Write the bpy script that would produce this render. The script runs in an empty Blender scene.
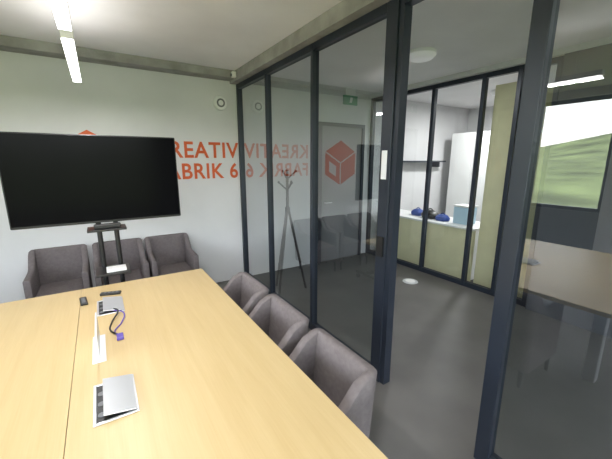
import bpy, bmesh, math, random
from mathutils import Vector, Matrix
random.seed(3)
scene = bpy.context.scene
COL = scene.collection
scene.view_settings.view_transform = 'Standard'

# ---------------------------------------------------------------- materials
def new_mat(name):
    m = bpy.data.materials.new(name); m.use_nodes = True
    return m, m.node_tree, m.node_tree.nodes['Principled BSDF']

def pmat(name, col, rough=0.5, metal=0.0, spec=0.5, noise=0.0, nscale=8.0, bump=0.0, bscale=60.0, emis=None, estr=0.0, coat=0.0):
    m, nt, b = new_mat(name)
    b.inputs['Base Color'].default_value = (*col, 1)
    b.inputs['Roughness'].default_value = rough
    b.inputs['Metallic'].default_value = metal
    b.inputs['Specular IOR Level'].default_value = spec
    b.inputs['Coat Weight'].default_value = coat
    tc = nt.nodes.new('ShaderNodeTexCoord')
    if noise > 0:
        n = nt.nodes.new('ShaderNodeTexNoise'); n.inputs['Scale'].default_value = nscale
        n.inputs['Detail'].default_value = 6
        r = nt.nodes.new('ShaderNodeValToRGB')
        r.color_ramp.elements[0].position = 0.3; r.color_ramp.elements[1].position = 0.7
        r.color_ramp.elements[0].color = (*[c*(1-noise) for c in col], 1)
        r.color_ramp.elements[1].color = (*[min(1, c*(1+noise)) for c in col], 1)
        nt.links.new(tc.outputs['Object'], n.inputs['Vector'])
        nt.links.new(n.outputs['Fac'], r.inputs['Fac'])
        nt.links.new(r.outputs['Color'], b.inputs['Base Color'])
    if bump > 0:
        n2 = nt.nodes.new('ShaderNodeTexNoise'); n2.inputs['Scale'].default_value = bscale
        bp = nt.nodes.new('ShaderNodeBump'); bp.inputs['Strength'].default_value = bump
        bp.inputs['Distance'].default_value = 0.01
        nt.links.new(tc.outputs['Object'], n2.inputs['Vector'])
        nt.links.new(n2.outputs['Fac'], bp.inputs['Height'])
        nt.links.new(bp.outputs['Normal'], b.inputs['Normal'])
    if emis:
        b.inputs['Emission Color'].default_value = (*emis, 1)
        b.inputs['Emission Strength'].default_value = estr
    return m

def glass_mat(name, tint=(0.8, 0.84, 0.84), boost=2.0):
    m = bpy.data.materials.new(name); m.use_nodes = True
    nt = m.node_tree; nt.nodes.clear()
    out = nt.nodes.new('ShaderNodeOutputMaterial')
    tr = nt.nodes.new('ShaderNodeBsdfTransparent'); tr.inputs['Color'].default_value = (*tint, 1)
    gl = nt.nodes.new('ShaderNodeBsdfGlossy'); gl.inputs['Roughness'].default_value = 0.0
    gl.inputs['Color'].default_value = (1, 1, 1, 1)
    geo = nt.nodes.new('ShaderNodeNewGeometry')
    mi = nt.nodes.new('ShaderNodeMapRange')
    mi.inputs['To Min'].default_value = 1.5; mi.inputs['To Max'].default_value = 1/1.5
    fr = nt.nodes.new('ShaderNodeFresnel')
    mu = nt.nodes.new('ShaderNodeMath'); mu.operation = 'MULTIPLY'; mu.inputs[1].default_value = boost; mu.use_clamp = True
    mx = nt.nodes.new('ShaderNodeMixShader')
    L = nt.links.new
    L(geo.outputs['Backfacing'], mi.inputs['Value']); L(mi.outputs['Result'], fr.inputs['IOR'])
    L(fr.outputs['Fac'], mu.inputs[0]); L(mu.outputs[0], mx.inputs['Fac'])
    L(tr.outputs[0], mx.inputs[1]); L(gl.outputs[0], mx.inputs[2]); L(mx.outputs[0], out.inputs['Surface'])
    return m

def wood_mat(name, c1, c2):
    m, nt, b = new_mat(name)
    tc = nt.nodes.new('ShaderNodeTexCoord'); mp = nt.nodes.new('ShaderNodeMapping')
    mp.inputs['Scale'].default_value = (9, 0.55, 9)
    n = nt.nodes.new('ShaderNodeTexNoise'); n.inputs['Scale'].default_value = 2.0; n.inputs['Detail'].default_value = 7; n.inputs['Distortion'].default_value = 0.6
    mp2 = nt.nodes.new('ShaderNodeMapping'); mp2.inputs['Scale'].default_value = (90, 2.5, 90)
    n2 = nt.nodes.new('ShaderNodeTexNoise'); n2.inputs['Scale'].default_value = 2.0; n2.inputs['Detail'].default_value = 3
    add = nt.nodes.new('ShaderNodeMix'); add.inputs[0].default_value = 0.35
    r = nt.nodes.new('ShaderNodeValToRGB')
    r.color_ramp.elements[0].position = 0.3; r.color_ramp.elements[1].position = 0.7
    r.color_ramp.elements[0].color = (*c1, 1); r.color_ramp.elements[1].color = (*c2, 1)
    L = nt.links.new
    L(tc.outputs['Object'], mp.inputs['Vector']); L(mp.outputs[0], n.inputs['Vector'])
    L(tc.outputs['Object'], mp2.inputs['Vector']); L(mp2.outputs[0], n2.inputs['Vector'])
    L(n.outputs['Fac'], add.inputs[2]); L(n2.outputs['Fac'], add.inputs[3])
    L(add.outputs[0], r.inputs['Fac']); L(r.outputs['Color'], b.inputs['Base Color'])
    b.inputs['Roughness'].default_value = 0.4
    return m

M = {}
M['wall'] = pmat('wall_paint', (0.66, 0.655, 0.665), 0.9, noise=0.04, nscale=2)
M['ceil'] = pmat('ceiling_plaster', (0.78, 0.77, 0.77), 0.9, noise=0.06, nscale=1.5)
M['conc'] = pmat('raw_concrete', (0.30, 0.29, 0.275), 0.85, noise=0.25, nscale=5, bump=0.3)
M['floor'] = pmat('floor_screed', (0.105, 0.10, 0.095), 0.45, noise=0.15, nscale=2.2)
M['frame'] = pmat('anthracite_metal', (0.022, 0.028, 0.042), 0.4, metal=0.2)
M['glass'] = glass_mat('partition_glass', (0.54, 0.59, 0.60), 3.6)
M['hglass'] = glass_mat('hall_glass', (0.90, 0.93, 0.92), 1.4)
M['wglass'] = glass_mat('window_glass', (0.92, 0.95, 0.94), 1.0)
M['wood'] = wood_mat('birch_veneer', (0.515, 0.375, 0.185), (0.585, 0.445, 0.235))
M['fabric'] = pmat('taupe_fabric', (0.175, 0.152, 0.155), 0.95, noise=0.12, nscale=40, bump=0.4, bscale=350, spec=0.2)
M['blackp'] = pmat('black_plastic', (0.01, 0.01, 0.011), 0.4)
M['screen'] = pmat('tv_screen', (0.003, 0.003, 0.004), 0.18, spec=0.05)
M['whitep'] = pmat('white_plastic', (0.8, 0.8, 0.8), 0.4)
M['alu'] = pmat('brushed_aluminium', (0.60, 0.61, 0.64), 0.35, metal=0.5)
M['orange'] = pmat('orange_lettering', (0.62, 0.11, 0.03), 0.7)
M['lamp'] = pmat('lamp_diffuser', (0.9, 0.9, 0.9), 0.5, emis=(1, 0.98, 0.96), estr=9)
M['dome'] = pmat('opal_dome', (0.8, 0.8, 0.8), 0.4, emis=(1, 1, 1), estr=0.1)
M['lime'] = pmat('pale_wood_laminate', (0.70, 0.65, 0.43), 0.5, noise=.06, nscale=4)
M['olive'] = pmat('olive_wood_panel', (0.44, 0.40, 0.22), 0.6, noise=.08, nscale=4)
M['doorgrey'] = pmat('grey_door_paint', (0.16, 0.165, 0.175), 0.6)
M['darkwall'] = pmat('dark_blue_grey_paint', (0.075, 0.08, 0.095), 0.8, noise=.05, nscale=3)  # kept dark so the window reflection stands out in the right pane
M['purple'] = pmat('violet_plug', (0.12, 0.08, 0.4), 0.4)
M['blue'] = pmat('blue_cloth', (0.03, 0.07, 0.30), 0.8)
M['lblue'] = pmat('pale_blue_plastic', (0.45, 0.62, 0.75), 0.4)
M['green'] = pmat('exit_green', (0.02, 0.25, 0.12), 0.4)
M['grass'] = pmat('meadow', (0.12, 0.155, 0.06), 1.0, noise=0.55, nscale=0.07)
M['acryl'] = pmat('frosted_acrylic', (0.7, 0.72, 0.76), 0.25)
M['label'] = pmat('paper_label', (0.75, 0.75, 0.8), 0.7)

# ---------------------------------------------------------------- helpers
def link(ob, parent=None):
    COL.objects.link(ob)
    if parent: ob.parent = parent
    return ob

def empty(name, loc=(0, 0, 0), rz=0):
    e = bpy.data.objects.new(name, None); e.location = loc; e.rotation_euler = (0, 0, rz)
    e.empty_display_size = 0.1
    return link(e)

def mesh_ob(name, bm, mat, parent=None, smooth=False):
    me = bpy.data.meshes.new(name); bmesh.ops.recalc_face_normals(bm, faces=bm.faces[:])
    bm.to_mesh(me); bm.free()
    if smooth:
        for p in me.polygons: p.use_smooth = True
    ob = bpy.data.objects.new(name, me); me.materials.append(mat)
    return link(ob, parent)

def box(name, x0, x1, y0, y1, z0, z1, mat, parent=None, bev=0.0, seg=2):
    bm = bmesh.new(); bmesh.ops.create_cube(bm, size=1)
    for v in bm.verts:
        v.co = Vector(((x0+x1)/2+v.co.x*(x1-x0), (y0+y1)/2+v.co.y*(y1-y0), (z0+z1)/2+v.co.z*(z1-z0)))
    if bev > 0:
        bmesh.ops.bevel(bm, geom=bm.edges[:], offset=bev, segments=seg, affect='EDGES', profile=0.5)
    return mesh_ob(name, bm, mat, parent)

def cyl(name, p0, p1, r0, r1, mat, parent=None, seg=24, bev=0.0):
    p0 = Vector(p0); p1 = Vector(p1); d = p1-p0
    bm = bmesh.new()
    bmesh.ops.create_cone(bm, cap_ends=True, segments=seg, radius1=r0, radius2=r1, depth=d.length)
    if bev > 0:
        es = [e for e in bm.edges if len([f for f in e.link_faces if len(f.verts) > 4]) == 1]
        bmesh.ops.bevel(bm, geom=es, offset=bev, segments=3, affect='EDGES', profile=0.5)
    q = d.to_track_quat('Z', 'Y').to_matrix().to_4x4()
    bmesh.ops.transform(bm, matrix=Matrix.Translation((p0+p1)/2) @ q, verts=bm.verts)
    ob = mesh_ob(name, bm, mat, parent, smooth=True)
    try: ob.data.set_sharp_from_angle(angle=math.radians(40))
    except Exception: pass
    return ob

def poly(name, pts, mat, parent=None):
    bm = bmesh.new(); bm.faces.new([bm.verts.new(p) for p in pts])
    return mesh_ob(name, bm, mat, parent)

def tube(name, pts, r, mat, parent=None):
    cu = bpy.data.curves.new(name, 'CURVE'); cu.dimensions = '3D'; cu.bevel_depth = r; cu.bevel_resolution = 3
    s = cu.splines.new('BEZIER'); s.bezier_points.add(len(pts)-1)
    for bp, p in zip(s.bezier_points, pts):
        bp.co = p; bp.handle_left_type = bp.handle_right_type = 'AUTO'
    ob = bpy.data.objects.new(name, cu); cu.materials.append(mat)
    return link(ob, parent)

# ---------------------------------------------------------------- dimensions
PX = 1.75     # partition plane
WY = 4.45     # back wall plane
CZ = 2.88     # ceiling
LX = -3.2     # left (window) wall
FY = -2.6     # wall behind camera
HX = 4.25     # hall partition
EX = 7.2      # far office wall
HZ = 2.82     # hall partition height

# floor, ceiling, walls
box('floor', LX-0.25, EX+0.25, FY-0.2, WY+0.2, -0.2, 0, M['floor'])
box('ceiling', LX-0.25, EX+0.25, FY-0.2, WY+0.2, CZ, CZ+0.25, M['ceil'])
box('wall_back', LX-0.25, EX+0.25, WY, WY+0.2, 0, CZ, M['wall'])
box('wall_right', EX, EX+0.25, FY, WY, 0, CZ, M['wall'])
box('wall_hall', HX-.08, HX+.08, FY, 1.60, 0, HZ, M['darkwall'])  # added dark backing behind the right pane, strengthens its window reflection

def wall_with_windows(name, axis, c0, c1, u0, u1, openings, zs, zt, wname, sillmat='wall'):
    def B(nm, a, b, z0, z1, mat, par, k0=c0, k1=c1):
        if axis == 'Y': return box(nm, k0, k1, a, b, z0, z1, mat, par)
        return box(nm, a, b, k0, k1, z0, z1, mat, par)
    w = empty(name)
    us = [u0]
    for a, b in openings: us += [a, b]
    us.append(u1)
    for i in range(0, len(us), 2):
        B('pier_%d' % i, us[i], us[i+1], 0, CZ, M['wall'], w)
    for i, (a, b) in enumerate(openings):
        B('sill_wall_%d' % i, a, b, 0, zs, M[sillmat], w)
        B('lintel_%d' % i, a, b, zt, CZ, M['wall'], w)
    m = (c0+c1)/2; f = .06; k = (m-.04, m+.04)
    for i, (a, b) in enumerate(openings):
        e = empty(wname % (i+1))
        B('frame_top', a, b, zt-f, zt, M['frame'], e, *k)
        B('frame_bottom', a, b, zs, zs+f, M['frame'], e, *k)
        B('frame_side_a', a, a+f, zs+f, zt-f, M['frame'], e, *k)
        B('frame_side_b', b-f, b, zs+f, zt-f, M['frame'], e, *k)
        n = max(1, round((b-a)/1.1))
        for j in range(1, n):
            yy = a+(b-a)*j/n
            B('mullion_%d' % j, yy-.03, yy+.03, zs+f, zt-f, M['frame'], e, *k)
        if axis == 'Y': pts = [(m, a+f, zs+f), (m, b-f, zs+f), (m, b-f, zt-f), (m, a+f, zt-f)]
        else: pts = [(a+f, m, zs+f), (b-f, m, zs+f), (b-f, m, zt-f), (a+f, m, zt-f)]
        poly('pane', pts, M['wglass'], e)
wall_with_windows('wall_left', 'Y', LX-0.25, LX, FY, WY, [(-2.2, 1.3), (1.75, 2.85)], 0.92, 2.75, 'window_%d', 'doorgrey')  # left sill walls coloured darker to dim their reflection in the glass
wall_with_windows('wall_front', 'X', FY-0.2, FY, LX-.25, EX+.25, [(-2.8, 1.2), (2.0, 4.0)], 0.6, 2.7, 'window_2%d')  # unseen windows behind the camera, added to brighten the room

# concrete beams
box('concrete_beam_back', LX, PX-0.12, WY-0.2, WY, 2.79, CZ, M['conc'])
box('concrete_beam_partition', PX-0.12, PX+0.12, FY, WY, 2.76, CZ, M['conc'])
box('concrete_beam_hall', HX-0.1, HX+0.1, FY, WY, HZ, CZ, M['wall'])

# ---------------------------------------------------------------- glass partitions
def partition(name, x, ys, zt, gm, depth=0.07):
    e = empty(name)
    for i, (a, b) in enumerate(ys):
        box('post_%d' % i, x-depth/2, x+depth/2, a, b, 0, zt, M['frame'], e, bev=0.004)
    for i in range(len(ys)-1):
        a = ys[i][1]; b = ys[i+1][0]
        box('rail_top_%d' % i, x-depth/2, x+depth/2, a, b, zt-.06, zt, M['frame'], e, bev=0.004)
        box('rail_bottom_%d' % i, x-depth/2, x+depth/2, a, b, 0, .07, M['frame'], e, bev=0.004)
        poly('pane_%d' % i, [(x, a, .07), (x, b, .07), (x, b, zt-.06), (x, a, zt-.06)], gm, e)
    return e
p1 = partition('glass_partition', PX, [(1.60, 1.70), (2.57, 2.61), (3.53, 3.56), (4.40, 4.45)], 2.76, M['glass'])
box('door_stop', PX-.02, PX+.05, 1.56, 1.60, 0, 2.76, M['frame'], p1)
box('paper_label', PX-.038, PX-.035, 1.63, 1.68, 1.62, 1.82, M['label'], p1)
box('lock_plate', PX-.05, PX-.035, 1.62, 1.68, 1.05, 1.20, M['blackp'], p1)
p2 = partition('glass_partition', PX, [(-2.6, -2.55), (-0.9, -0.85), (0.73, 0.81)], 2.76, M['glass'])
hall = partition('glass_partition', HX, [(1.62, 1.67), (2.0, 2.05), (2.42, 2.47), (3.15, 3.20), (3.80, 3.85), (4.40, 4.45)], HZ, M['hglass'])
box('rail_top_door', PX-.035, PX+.035, 0.81, 1.56, 2.70, 2.76, M['frame'], p2)

# ---------------------------------------------------------------- table
t = empty('conference_table')
TX0, TX1, TY0, TY1 = -1.15, 0.73, 0.40, 2.98
box('top_right', -0.2085, TX1, TY0, TY1, .718, .75, M['wood'], t, bev=.0015)
box('top_left', TX0, -0.2105, TY0, TY1, .718, .75, M['wood'], t, bev=.0015)
for i, (xx, yy) in enumerate([(-.95, .7), (.30, .7), (-.95, 2.8), (.30, 2.8)]):
    box('leg_%d' % i, xx-.04, xx+.04, yy-.04, yy+.04, 0, .718, M['alu'], t, bev=.005)
box('beam', -.95, .30, 2.78, 2.82, .64, .70, M['alu'], t)
box('beam_b', -.95, .30, .68, .72, .64, .70, M['alu'], t)

# cable boxes
def cable_box(x, y, open_ang):
    e = empty('table_power_socket', (x, y, .7505))
    w, l = .16, .27
    box('rim_l', -w/2, -w/2+.012, -l/2, l/2, 0, .006, M['alu'], e, bev=.002)
    box('rim_r', w/2-.012, w/2, -l/2, l/2, 0, .006, M['alu'], e, bev=.002)
    box('rim_f', -w/2+.012, w/2-.012, -l/2, -l/2+.012, 0, .006, M['alu'], e, bev=.002)
    box('rim_b', -w/2+.012, w/2-.012, l/2-.012, l/2, 0, .006, M['alu'], e, bev=.002)
    box('well', -w/2+.012, w/2-.012, -l/2+.012, l/2-.012, 0, .002, M['blackp'], e)
    for k in range(3):
        cyl('socket_%d' % k, (-.05, -.08+k*.07, .002), (-.05, -.08+k*.07, .005), .014, .014, M['doorgrey'], e)
    lid = box('lid', -.118, 0, -l/2+.008, l/2-.008, -.003, .003, M['alu'], e, bev=.002)
    lid.location = (w/2-.006, 0, .010); lid.rotation_euler = (0, open_ang, 0)
    return e
cable_box(-.045, 1.45, math.radians(10))
cable_box(-.03, 2.50, math.radians(9))
# acrylic stand
e = empty('acrylic_sign_holder', (-.10, 1.93, .7505))
box('panel', -.004, .004, -.15, .15, .004, .15, M['acryl'], e, bev=.001)
box('foot', -.03, .03, -.15, .15, 0, .004, M['acryl'], e, bev=.001)
# remotes
def remote(x, y, rz):
    e = empty('remote_control', (x, y, .7505), rz)
    box('body', -.022, .022, -.07, .07, 0, .018, M['blackp'], e, bev=.006)
    for k in range(4):
        box('button_%d' % k, -.012, .012, -.05+.026*k, -.036+.026*k, .018, .020, M['doorgrey'], e)
remote(-.19, 2.68, .1); remote(-.02, 2.74, 1.3)
c = empty('connection_cable')
tube('cord', [(-.02, 2.42, .765), (.01, 2.32, .78), (-.03, 2.22, .757), (-.04, 2.1, .757), (.0, 2.02, .757)], .005, M['blackp'], c)
tube('cord_b', [(-.03, 2.40, .765), (.04, 2.30, .77), (.02, 2.18, .757), (-.02, 2.08, .757), (-.0, 2.0, .757)], .004, M['purple'], c)
box('plug', -.015, .02, 1.96, 2.02, .751, .770, M['purple'], c, bev=.004)

# ---------------------------------------------------------------- tub chair
def tub_chair(loc, rz, W=.25):
    e = empty('tub_chair', loc, rz)
    D, T, R = .26, .055, .05
    path = []   # (x,y, nx,ny) outer line
    for yy in (-D, -.12, 0, .06, .11, .16): path.append((-W, yy, -1, 0))
    for k in range(7):
        a = math.pi - k*math.pi/12
        path.append((-W+R+R*math.cos(a), D-R+R*math.sin(a), math.cos(a), math.sin(a)))
    path.append((0, D, 0, 1))
    right = [(-x, y, -nx, ny) for x, y, nx, ny in path[:-1]][::-1]
    path += right
    bm = bmesh.new(); rings = []
    def top(y):
        s = max(0, min(1, (y-.04)/.16)); s = s*s*(3-2*s)
        return .63+.02*max(0, min(1, (y+D)/(2*D)))+.155*s
    for x, y, nx, ny in path:
        zt = top(y); bk = max(0, min(1, (y-.02)/(D-.02)))
        def P(off, z):
            lean = .10*bk*(z-.2)
            return bm.verts.new(((x-nx*off), (y-ny*off)+lean, z))
        prof = [P(0, .16), P(0, .35), P(0, zt-.10), P(0, zt-.012), P(.012, zt), P(T-.012, zt), P(T, zt-.012), P(T, zt-.10), P(T, .35), P(T, .16)]
        rings.append(prof)
    n = len(rings[0])
    for i in range(len(rings)-1):
        for j in range(n):
            bm.faces.new([rings[i][j], rings[i][(j+1) % n], rings[i+1][(j+1) % n], rings[i+1][j]])
    bm.faces.new(rings[0]); bm.faces.new(rings[-1][::-1])
    o = mesh_ob('shell', bm, M['fabric'], e, smooth=True)
    b = o.modifiers.new('bev', 'BEVEL'); b.width = .01; b.segments = 2; b.limit_method = 'ANGLE'; b.angle_limit = math.radians(50)
    box('seat', -W+T+.002, W-T-.002, -D-.01, D-T-.005, .20, .44, M['fabric'], e, bev=.025, seg=3)
    for i, (xx, yy) in enumerate([(-.21, -.22), (.21, -.22), (-.19, .20), (.19, .20)]):
        cyl('leg_%d' % i, (xx*1.02, yy*1.02, 0), (xx, yy, .17), .014, .02, M['frame'], e, seg=12)
    return e
for y in (1.16, 1.74, 2.30):
    tub_chair((.68, y, 0), -math.pi/2, .25)
for x in (-.46, .11, .66):
    tub_chair((x, 4.13, 0), 0, .26)

# ---------------------------------------------------------------- TV
tv = empty('television_on_stand')
TY = 3.22
box('housing', -.61, .63, TY, TY+.05, 1.23, 1.957, M['blackp'], tv, bev=.008)
box('screen', -.60, .62, TY-.003, TY, 1.25, 1.947, M['screen'], tv)
for i, xx in enumerate((-.045, .085)):
    cyl('post_%d' % i, (xx, TY+.08, .14), (xx, TY+.08, 1.75), .02, .02, M['blackp'], tv)
box('mount', -.2, .24, TY+.05, TY+.07, 1.35, 1.8, M['blackp'], tv)
box('device_shelf', -.13, .16, TY-.08, TY+.12, 1.165, 1.183, M['blackp'], tv, bev=.004)
box('camera_bar', -.08, .12, TY-.05, TY-.005, 1.183, 1.225, M['blackp'], tv, bev=.01)
box('shelf', -.11, .15, TY-.18, TY+.10, .80, .82, M['blackp'], tv, bev=.004)
box('media_player', -.03, .12, TY-.15, TY-.03, .82, .845, M['whitep'], tv, bev=.006)
for i, xx in enumerate((-.28, .32)):
    box('foot_%d' % i, xx-.025, xx+.025, TY-.20, TY+.30, .08, .12, M['blackp'], tv, bev=.006)
    for k, yy in enumerate((TY-.17, TY+.27)):
        cyl('caster_%d%d' % (i, k), (xx-.012, yy, .035), (xx+.012, yy, .035), .035, .035, M['blackp'], tv)
        cyl('stem_%d%d' % (i, k), (xx, yy, .04), (xx, yy, .09), .01, .01, M['blackp'], tv, seg=10)
box('base_bar', -.28, .32, TY+.055, TY+.105, .10, .15, M['blackp'], tv, bev=.006)

# ---------------------------------------------------------------- wall lettering + logo
sg = empty('wall_lettering_sign')
def text(body, x0, x1, z0, h):
    cu = bpy.data.curves.new(body.lower().replace(' ', '_'), 'FONT'); cu.body = body; cu.size = 1; cu.extrude = 0.0; cu.offset = .02
    cu.space_character = 1.08
    ob = bpy.data.objects.new('text_'+body.lower().replace(' ', '_'), cu); link(ob, sg)
    bpy.context.view_layer.update()
    bb = [Vector(c) for c in ob.bound_box]
    w = max(v.x for v in bb)-min(v.x for v in bb); hh = max(v.y for v in bb)-min(v.y for v in bb)
    mnx = min(v.x for v in bb); mny = min(v.y for v in bb)
    sx = (x1-x0)/w; sy = h/hh
    ob.scale = (sx, sy, 1); ob.rotation_euler = (math.pi/2, 0, 0)
    ob.location = (x0-mnx*sx, WY-.004, z0-mny*sy)
    cu.materials.append(M['orange'])
text('KREATIV', .62, 1.71, 1.785, .21)
text('FABRIK 6', .62, 1.69, 1.51, .21)
lx, lz, R = -.05, 1.71, .39
def hp(a, r=R): return Vector((lx+r*math.cos(math.radians(a)), WY-.004, lz+r*math.sin(math.radians(a))))
C = Vector((lx, WY-.004, lz))
def rhomb(name, pts, s=.93):
    c = sum(pts, Vector())/len(pts)
    poly(name, [c+(p-c)*s for p in pts], M['orange'], sg)
rhomb('logo_top', [hp(30), hp(90), hp(150), C])
rhomb('logo_left', [hp(150), hp(210), hp(270), C])
rc = [hp(270), hp(330), hp(30), C]
c0 = sum(rc, Vector())/4
outer = [c0+(p-c0)*.93 for p in rc]; inner = [c0+(p-c0)*.45 for p in rc]
for k in range(4):
    poly('logo_right_%d' % k, [outer[k], outer[(k+1) % 4], inner[(k+1) % 4], inner[k]], M['orange'], sg)

# wall speaker
sp = empty('wall_speaker')
cyl('ring', (1.48, WY-.04, 2.50), (1.48, WY, 2.50), .085, .095, M['whitep'], sp, 32, bev=.006)
cyl('grille', (1.48, WY-.044, 2.50), (1.48, WY-.038, 2.50), .055, .055, M['doorgrey'], sp, 32)
cyl('cone', (1.48, WY-.05, 2.50), (1.48, WY-.043, 2.50), .03, .035, M['whitep'], sp, 32)
ms = empty('motion_sensor')
box('base', 1.58, 1.63, 4.20, 4.27, 2.79, 2.86, M['whitep'], ms, bev=.006)
cyl('lens', (1.565, 4.235, 2.82), (1.585, 4.235, 2.82), .014, .02, M['doorgrey'], ms, 16)

# ---------------------------------------------------------------- luminaires
def pendant(x, y0, y1, z, en_down=16):
    e = empty('linear_pendant_lamp')
    box('housing', x-.032, x+.032, y0, y1, z+.012, z+.055, M['whitep'], e, bev=.004)
    box('diffuser', x-.029, x+.029, y0+.01, y1-.01, z, z+.012, M['lamp'], e)
    for k, yy in enumerate((y0+.2, y1-.2)):
        cyl('wire_%d' % k, (x, yy, z+.055), (x, yy, CZ), .002, .002, M['alu'], e, seg=6)
    for nm, dz, rx, en in (('down', -.01, 0, en_down), ('up', .07, math.pi, 4)):
        l = bpy.data.lights.new('light_'+nm, 'AREA'); l.shape = 'RECTANGLE'; l.size = .05; l.size_y = y1-y0; l.energy = en; l.color = (1, .98, .97)
        o = bpy.data.objects.new('light_'+nm, l); link(o, e); o.location = (x, (y0+y1)/2, z+dz); o.rotation_euler = (rx, 0, 0)
pendant(-.06, 2.43, 3.62, 2.42, 20)
pendant(-.06, 1.07, 2.26, 2.42, 15)
pendant(-.06, -.29, .90, 2.42, 13)
def dome(x, y, en=20):
    e = empty('ceiling_lamp')
    cyl('base', (x, y, CZ), (x, y, CZ-.03), .15, .15, M['whitep'], e, 40)
    cyl('diffuser', (x, y, CZ-.03), (x, y, CZ-.08), .16, .11, M['dome'], e, 40, bev=.015)
    l = bpy.data.lights.new('light', 'AREA'); l.shape = 'DISK'; l.size = .24; l.energy = en
    o = bpy.data.objects.new('light', l); link(o, e); o.location = (x, y, CZ-.085)
dome(3.04, 2.48); dome(3.04, -.4); dome(5.7, 3.0, 66); dome(5.7, .5, 55)  # the office pair is added to light that room

# ---------------------------------------------------------------- corridor
d = empty('door_1')
box('leaf', 3.12, 3.98, WY-.04, WY-.01, .01, 2.30, M['doorgrey'], d)
box('frame_l', 3.06, 3.12, WY-.06, WY, 0, 2.36, M['frame'], d)
box('frame_r', 3.98, 4.04, WY-.06, WY, 0, 2.36, M['frame'], d)
box('frame_t', 3.12, 3.98, WY-.06, WY, 2.30, 2.36, M['frame'], d)
cyl('handle', (3.2, WY-.08, 1.05), (3.32, WY-.08, 1.05), .01, .01, M['alu'], d)
cyl('handle_stem', (3.2, WY-.08, 1.05), (3.2, WY-.03, 1.05), .01, .01, M['alu'], d)
ex = empty('exit_sign')
box('panel', 3.38, 3.66, 4.18, 4.21, 2.62, 2.76, M['green'], ex, bev=.004)
box('bracket', 3.42, 3.62, 4.185, 4.205, 2.76, CZ, M['whitep'], ex)
poly('running_figure', [(3.49, 4.178, 2.65), (3.54, 4.178, 2.65), (3.56, 4.178, 2.73), (3.51, 4.178, 2.73)], M['whitep'], ex)
fo = empty('floor_outlet')
cyl('cover', (3.72, 2.95, 0), (3.72, 2.95, .008), .11, .105, M['alu'], fo, 32)
cyl('lid', (3.72, 2.95, .008), (3.72, 2.95, .012), .07, .07, M['whitep'], fo, 32)
# coat stand
ea = empty('coat_stand', (2.03, 3.62, 0), .2)
cyl('pole', (0, 0, 1.1), (0, 0, 1.64), .019, .017, M['blackp'], ea, 12)
cyl('hub', (0, 0, 1.08), (0, 0, 1.16), .032, .032, M['blackp'], ea, 16)
for k, a in enumerate((200, 340, 90)):
    c_, s_ = math.cos(math.radians(a)), math.sin(math.radians(a))
    cyl('leg_%d' % k, (.26*c_, .26*s_, 0), (.01*c_, .01*s_, 1.14), .017, .017, M['blackp'], ea, 10)
for k in range(6):
    a = k*60+20; c_, s_ = math.cos(math.radians(a)), math.sin(math.radians(a)); z0 = 1.52 if k % 2 else 1.38
    cyl('hook_%d' % k, (0, 0, z0), (.11*c_, .11*s_, z0+.10), .010, .010, M['blackp'], ea, 8)
    bm = bmesh.new(); bmesh.ops.create_uvsphere(bm, u_segments=10, v_segments=8, radius=.016)
    bmesh.ops.translate(bm, verts=bm.verts, vec=(.11*c_, .11*s_, z0+.10))
    mesh_ob('knob_%d' % k, bm, M['blackp'], ea, smooth=True)

# ---------------------------------------------------------------- office behind hall partition
ct = empty('office_counter')
box('front', 4.42, 4.45, 2.46, 4.38, 0.0, .77, M['lime'], ct)
box('body', 4.45, 5.02, 2.47, 4.35, .02, .77, M['whitep'], ct)
box('top', 4.40, 5.05, 2.46, 4.40, .77, .80, M['whitep'], ct, bev=.004)
box('wall_panel_olive', 4.36, 4.40, 1.66, 2.04, 0, 2.6, M['olive'])
box('wall_panel_pale', 4.46, 4.50, 1.95, 2.42, 0, 2.7, M['lime'])
cb = empty('tall_cabinet')
box('carcass', 6.3, 7.15, 3.2, 4.2, 0, 2.3, M['whitep'], cb)
box('door_a', 6.28, 6.3, 3.21, 3.69, .05, 2.28, M['whitep'], cb, bev=.004)
box('door_b', 6.28, 6.3, 3.71, 4.19, .05, 2.28, M['whitep'], cb, bev=.004)
bx = empty('storage_box')
box('tub', 4.58, 4.82, 2.68, 2.92, .80, 1.06, M['lblue'], bx, bev=.015)
box('lid', 4.57, 4.83, 2.67, 2.93, 1.06, 1.085, M['whitep'], bx, bev=.006)
def bag(x, y, s, m):
    e = empty('cloth_bag', (x, y, .80))
    bm = bmesh.new(); bmesh.ops.create_icosphere(bm, subdivisions=3, radius=1)
    for v in bm.verts:
        n = math.sin(v.co.x*7+x*9)*math.cos(v.co.y*6)*.1
        v.co = Vector((v.co.x*s*(1+n), v.co.y*s*1.3*(1+n), max(-.55, v.co.z)*s*.75*(1+n)+.55*.75*s))
    for v in bm.verts: v.co.z = max(0, v.co.z)
    mesh_ob('body', bm, m, e, smooth=True)
    tube('strap', [(0, -s*.6, s*.6), (0, -s*.2, s*1.3), (0, s*.2, s*1.3), (0, s*.6, s*.6)], .008, m, e)
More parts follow.
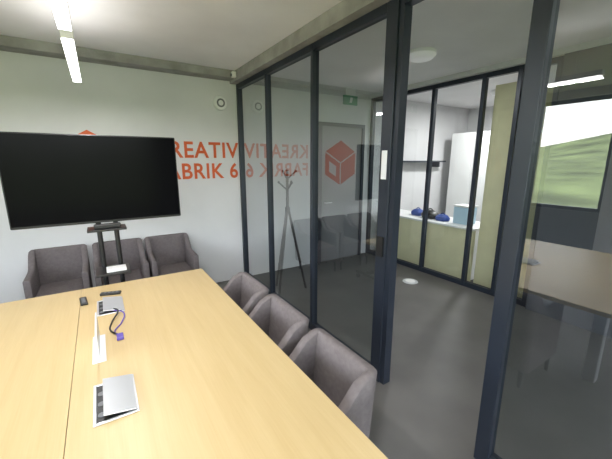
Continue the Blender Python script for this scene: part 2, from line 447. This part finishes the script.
bag(4.65, 3.38, .12, M['blackp']); bag(4.62, 3.12, .09, M['blue']); bag(4.72, 3.68, .1, M['blue'])
ws = empty('wall_shelf')
box('board', 4.6, 6.2, WY-.22, WY, 1.72, 1.75, M['frame'], ws)
box('bracket_a', 4.8, 4.83, WY-.2, WY, 1.62, 1.72, M['frame'], ws)
box('bracket_b', 6.0, 6.03, WY-.2, WY, 1.62, 1.72, M['frame'], ws)

# ---------------------------------------------------------------- outside
bm = bmesh.new(); bmesh.ops.create_grid(bm, x_segments=80, y_segments=80, size=300)
for v in bm.verts:
    r = math.hypot(v.co.x, v.co.y); k = max(0, (r-40)/260)
    v.co.z = -5 + 24*k*k*(.8+.6*math.sin(v.co.y*.03+1)+.2*math.sin(v.co.x*.05)) + 7*k
mesh_ob('ground_meadow', bm, M['grass'], smooth=True)

w = bpy.data.worlds.new('World'); scene.world = w; w.use_nodes = True
nt = w.node_tree; bg = nt.nodes['Background']
sky = nt.nodes.new('ShaderNodeTexSky'); sky.sky_type = 'NISHITA'; sky.sun_disc = False
sky.sun_elevation = math.radians(48); sky.sun_rotation = math.radians(60); sky.air_density = 1.0; sky.dust_density = 2.5
mixs = nt.nodes.new('ShaderNodeMix'); mixs.data_type = 'RGBA'; mixs.inputs[0].default_value = .7
mixs.inputs[7].default_value = (4.6, 4.5, 4.5, 1)
nt.links.new(sky.outputs[0], mixs.inputs[6]); nt.links.new(mixs.outputs[2], bg.inputs['Color'])
bg.inputs['Strength'].default_value = 2.5
s = bpy.data.lights.new('sun', 'SUN'); s.energy = 12.0; s.angle = .02
so = bpy.data.objects.new('sun', s); link(so)
so.rotation_euler = Vector((-.6, -.1, -1)).to_track_quat('-Z', 'Y').to_euler()

# ---------------------------------------------------------------- camera
cam = bpy.data.cameras.new('camera'); co = bpy.data.objects.new('camera', cam); link(co)
cam.sensor_width = 36; cam.lens = 321/612*36; cam.clip_start = .02; cam.clip_end = 1000
co.location = (0, 0, 1.75)
y, p = math.radians(32.6), math.radians(12.1)
co.rotation_euler = (math.pi/2-p, 0, -y)
scene.camera = co
